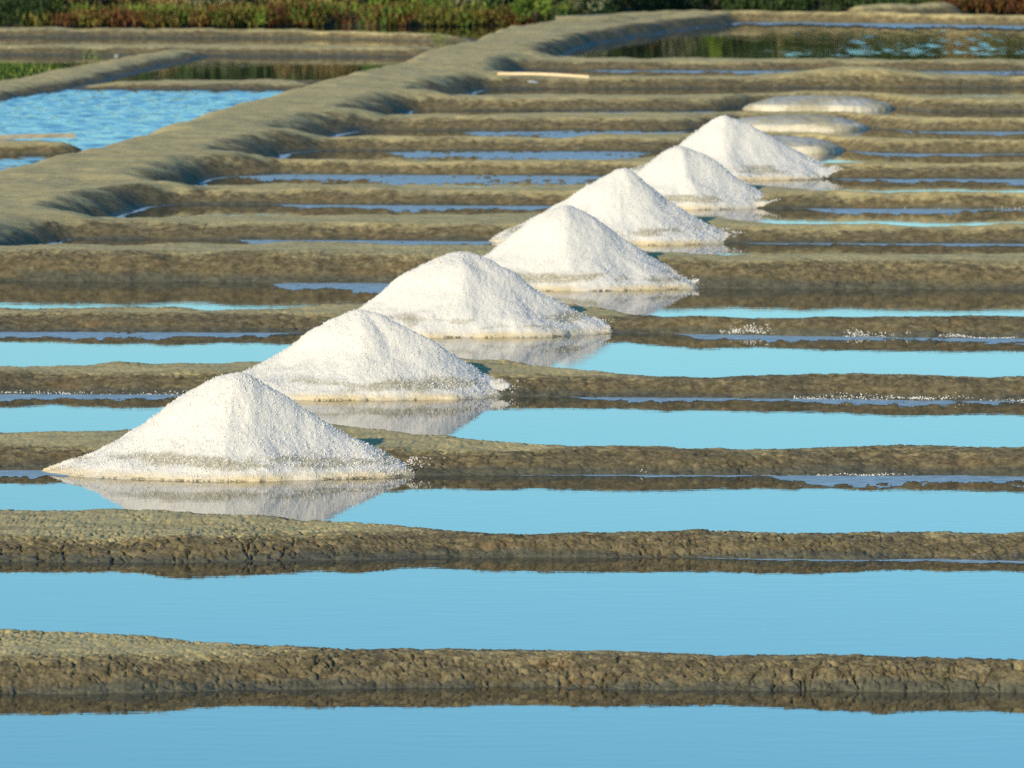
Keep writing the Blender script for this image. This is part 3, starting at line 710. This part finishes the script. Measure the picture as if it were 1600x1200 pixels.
def stone(p, z, sx, sy, sz, label, seed):
    x, y = map(float, unp(*p, z)); n, m = 14, 9
    th, ph = np.meshgrid(np.linspace(0, 2 * np.pi, n, endpoint=False), np.linspace(0.05, np.pi - 0.05, m))
    q = 1 + 0.35 * fbm(np.cos(th) * np.sin(ph) * 1.6 + 5, np.cos(ph) * 1.6 + np.sin(th) * np.sin(ph), 2, seed)
    co = np.stack([sx * q * np.cos(th) * np.sin(ph), sy * q * np.sin(th) * np.sin(ph), sz * q * np.cos(ph) + sz * 0.7], -1).reshape(-1, 3)
    i = np.arange(n * m).reshape(m, n); j = np.roll(i, -1, 1)
    f = np.stack([i[:-1], i[1:], j[1:], j[:-1]], -1).reshape(-1, 4)
    o = mesh_np('stone', co, f, M_STONE); o.location = (x, y, z); return tag(o, label, 'stone')
stone((832, 138), 0.0, 0.085, 0.06, 0.05, 'pale grey stone in the shallow pan below the far plank', 3)
stone((182, 90), 0.02, 0.03, 0.03, 0.025, 'tiny whitish stone on the slanting bank at far left', 6)

# ------------------------------------------------------------------ vegetation on the far shore
def leaves(name, pts, size, aspect, upright, mat, parent=None, shade=None):
    """one small diamond leaf of 2 triangles per point"""
    n = len(pts); r = rng
    ax = r.normal(0, 1, (n, 3)); ax[:, 2] = np.abs(ax[:, 2]) * (1 + 4 * upright); ax /= np.linalg.norm(ax, axis=1)[:, None]
    s = r.normal(0, 1, (n, 3)); s -= (s * ax).sum(1)[:, None] * ax; s /= np.linalg.norm(s, axis=1)[:, None]
    L = size * r.uniform(0.6, 1.4, (n, 1)); W = L * aspect
    p = np.asarray(pts)
    co = np.stack([p - ax * L * 0.5, p + s * W * 0.5, p + ax * L * 0.5, p - s * W * 0.5], 1).reshape(-1, 3)
    f = np.arange(4 * n).reshape(n, 4)
    sh = np.repeat(r.random(n) if shade is None else shade, 4)
    return mesh_np(name, co, f, mat, parent, {'shade': sh}, False)

LM = {'dark': leaf_material('dark_evergreen_leaf', (0.014, 0.030, 0.009), (0.030, 0.062, 0.017), (0.06, 0.10, 0.028)),
      'green': leaf_material('bright_green_leaf', (0.040, 0.085, 0.012), (0.095, 0.165, 0.024), (0.18, 0.24, 0.04)),
      'grey': leaf_material('grey_green_leaf', (0.085, 0.10, 0.05), (0.17, 0.195, 0.105), (0.26, 0.27, 0.15)),
      'straw': leaf_material('straw_stem', (0.15, 0.105, 0.04), (0.27, 0.195, 0.08), (0.38, 0.29, 0.13)),
      'red': leaf_material('red_glasswort_stem', (0.060, 0.020, 0.009), (0.115, 0.050, 0.016), (0.12, 0.10, 0.022)),
      'olive': leaf_material('olive_stem', (0.045, 0.052, 0.010), (0.115, 0.112, 0.019), (0.20, 0.175, 0.04))}
M_BARK = plain('shrub_bark', (0.05, 0.04, 0.025), (0.10, 0.08, 0.05), 30, 0.9)

def bush(x, dy, w, h, kind, label, n=2200, upright=0.2, size=0.055):
    y = float(vegline(np.array([x]))[0]) + dy; base = 0.12 + 0.25 * float(sstep(2, 8, dy))
    root = bpy.data.objects.new('shrub', None); C.objects.link(root); root.location = (x, y, base - 0.05)
    tag(root, label, 'shrub', 'shrubs on the far shore')
    k = 16; cc = rng.normal(0, 1, (k, 3)); cc /= np.linalg.norm(cc, axis=1)[:, None]
    cc = cc * rng.uniform(0.25, 0.85, (k, 1)) * np.array([w / 2, w / 2.6, h / 2]); cc[:, 2] = np.abs(cc[:, 2]) * 1.2 + h * 0.22
    which = rng.integers(0, k, n); rad = rng.uniform(0.13, 0.30, k) * min(w, h)
    d = rng.normal(0, 1, (n, 3)); d /= np.linalg.norm(d, axis=1)[:, None]
    pts = cc[which] + d * (rad[which] * rng.uniform(0.35, 1.0, n) ** 0.5)[:, None]
    pts[:, 2] = np.maximum(pts[:, 2], 0.02)
    tone = rng.random(k)
    leaves('crown', pts, size, 0.45, upright, LM[kind], root, np.clip(tone[which] * 0.7 + rng.random(n) * 0.4 - 0.05, 0, 1))
    co, f = [], []
    for i in range(7):
        c = cc[i]; b0 = len(co)
        for q, r_ in ((0.0, 0.018), (0.5, 0.012), (1.0, 0.005)):
            p = np.array([c[0] * q * (0.4 + 0.6 * q), c[1] * q, c[2] * q])
            for a in range(4): co.append(p + r_ * np.array([math.cos(a * 1.57), math.sin(a * 1.57), 0]))
        for s in range(2):
            for a in range(4): f.append([b0 + s * 4 + a, b0 + s * 4 + (a + 1) % 4, b0 + s * 4 + 4 + (a + 1) % 4, b0 + s * 4 + 4 + a])
    mesh_np('stems', co, f, M_BARK, root)

def vx(px): return (px - CX) * 117.0 / FPX
BUSH = [(-60, .9, 1.3, .9, 'dark', 'dark evergreen bush cut off by the top left corner of the picture'),
        (40, .9, 1.0, .9, 'dark', 'dark evergreen bush between the corner bush and the leafy green shrub'),
        (95, .9, .45, .75, 'green', 'leafy green shrub beside the dark bush at top left'),
        (165, 1.6, .9, .8, 'straw', 'straw-coloured dry shrub right of the leafy green one'),
        (260, 1.7, .8, .7, 'straw', 'sandy dry shrub left of the silvery one'),
        (350, 1.5, 1.0, .75, 'grey', 'silvery grey-green shrub above the reddish fringe at left'),
        (440, 1.6, .9, .75, 'straw', 'broad dry tawny shrub between the silvery and the bright green one'),
        (520, 1.6, .8, .8, 'straw', 'dry brown shrub just left of the bright green one'),
        (605, 1.1, .7, .85, 'green', 'bright green shrub behind the fringe, left one of a pair'),
        (665, 1.2, .5, .8, 'green', 'bright green shrub behind the fringe, right one of a pair'),
        (740, 1.2, .8, .8, 'grey', 'grey-green shrub where the fringe meets the long bank'),
        (790, .5, .6, .8, 'dark', 'dark shrub behind the top of the long bank'),
        (835, -.6, .6, .75, 'green', 'olive-green shrub at the bend of the long bank'),
        (905, -.2, .7, .8, 'grey', 'grey-green shrub just right of the bend'),
        (985, -.1, .8, .9, 'dark', 'dark shrub on the bank above the left end of the far pond'),
        (1070, .2, .6, .8, 'grey', 'dull green shrub between two dark ones above the far pond'),
        (1130, -.1, .36, .9, 'green', 'upright fresh green shrub above the far pond'),
        (1195, .3, .8, .9, 'dark', 'dark shrub right of the upright green one'),
        (1280, .4, .9, .9, 'dark', 'dark bush in the middle of the right-hand far shore'),
        (1370, .5, .9, .9, 'dark', 'dark bush behind the small curved mound'),
        (1455, .6, .8, .9, 'dark', 'dark bush above the right end of the small curved mound'),
        (1530, .7, .8, .8, 'straw', 'reddish dry shrub near the top right corner'),
        (1600, .6, .8, .8, 'olive', 'olive shrub at the top right corner')]
for px, dy, w_, h_, kd, lb in BUSH: bush(vx(px), dy, w_, h_, kd, lb)

def fringe(name, px0, px1, depth, h, kind, n, dens, seed, label, dy0=-0.1, size=0.085, asp=0.22):
    n_t = dens; tx = rng.uniform(vx(px0), vx(px1), n_t); ty = rng.uniform(0, depth, n_t)
    th = h * rng.uniform(0.6, 1.15, n_t) * (0.75 + 0.5 * (fbm(tx * 1.7, tx * 0 + seed, 2, seed) + 0.5)); tw = rng.uniform(0.06, 0.14, n_t); tone = rng.random(n_t)
    w_ = rng.integers(0, n_t, n); q = rng.random(n)
    X = tx[w_] + rng.normal(0, 1, n) * tw[w_] * (0.5 + 0.7 * q); Y = vegline(tx[w_]) + dy0 + ty[w_] + rng.normal(0, 0.07, n)
    Z = 0.0 + q * th[w_]
    o = leaves(name, np.stack([X, Y, Z], -1), size, asp, 1.2, LM[kind], None, np.clip(0.75 * tone[w_] + 0.35 * rng.random(n) - 0.05, 0, 1))
    return tag(o, label, 'plants', None, 'stuff')
fringe('glasswort', 85, 850, 1.0, 0.20, 'red', 9000, 110, 3, 'reddish glasswort fringe along the dark channel')
fringe('glasswort', 60, 870, 1.2, 0.22, 'olive', 11000, 120, 5, 'olive glasswort mixed into the reddish fringe')
fringe('marsh_grass', 80, 900, 1.3, 0.24, 'green', 5000, 80, 21, 'fresh green stems among the reddish fringe')
fringe('marsh_grass', -200, 90, 1.0, 0.35, 'dark', 5000, 60, 7, 'dark low plants at the far left shore')
fringe('marsh_grass', 860, 1800, 1.0, 0.25, 'dark', 12000, 170, 9, 'dark low plants along the right far shore', -0.2)
fringe('marsh_grass', -300, 1900, 3.0, 0.6, 'straw', 14000, 220, 11, 'dry grass behind the shore plants', 1.6)
fringe('background_scrub', -300, 1900, 2.0, 1.2, 'dark', 40000, 420, 13, 'dark scrub filling the back of the far shore', 2.4, 0.12, 0.4)
fringe('glasswort', 1480, 1800, 0.6, 0.3, 'red', 4000, 50, 15, 'reddish low plants at the far right shore', -0.6)

def tuft(px, py, n, h, label, kind='green', spread=0.12):
    x, y = map(float, unp(px, py, 0.0)); q = rng.random(n)
    pts = np.stack([rng.normal(0, spread, n), rng.normal(0, spread, n), q * h], -1)
    o = leaves('grass_tuft', pts, 0.07, 0.16, 2.5, LM[kind]); o.location = (x, y, 0)
    tag(o, label, 'grass', 'grass tufts in the left ponds', 'stuff')
tuft(5, 120, 160, 0.16, 'green grass tuft in the dark water at the very left')
tuft(28, 119, 160, 0.14, 'green grass tuft second from the left edge in the dark water')
tuft(55, 116, 120, 0.11, 'low green grass tuft, rightmost in the leftmost pond')
tuft(146, 93, 60, 0.10, 'thin green tuft on the mud left of the whitish stone')
tuft(690, 72, 60, 0.14, 'thin yellow-green tuft where the far ridge tapers', 'green', 0.05)
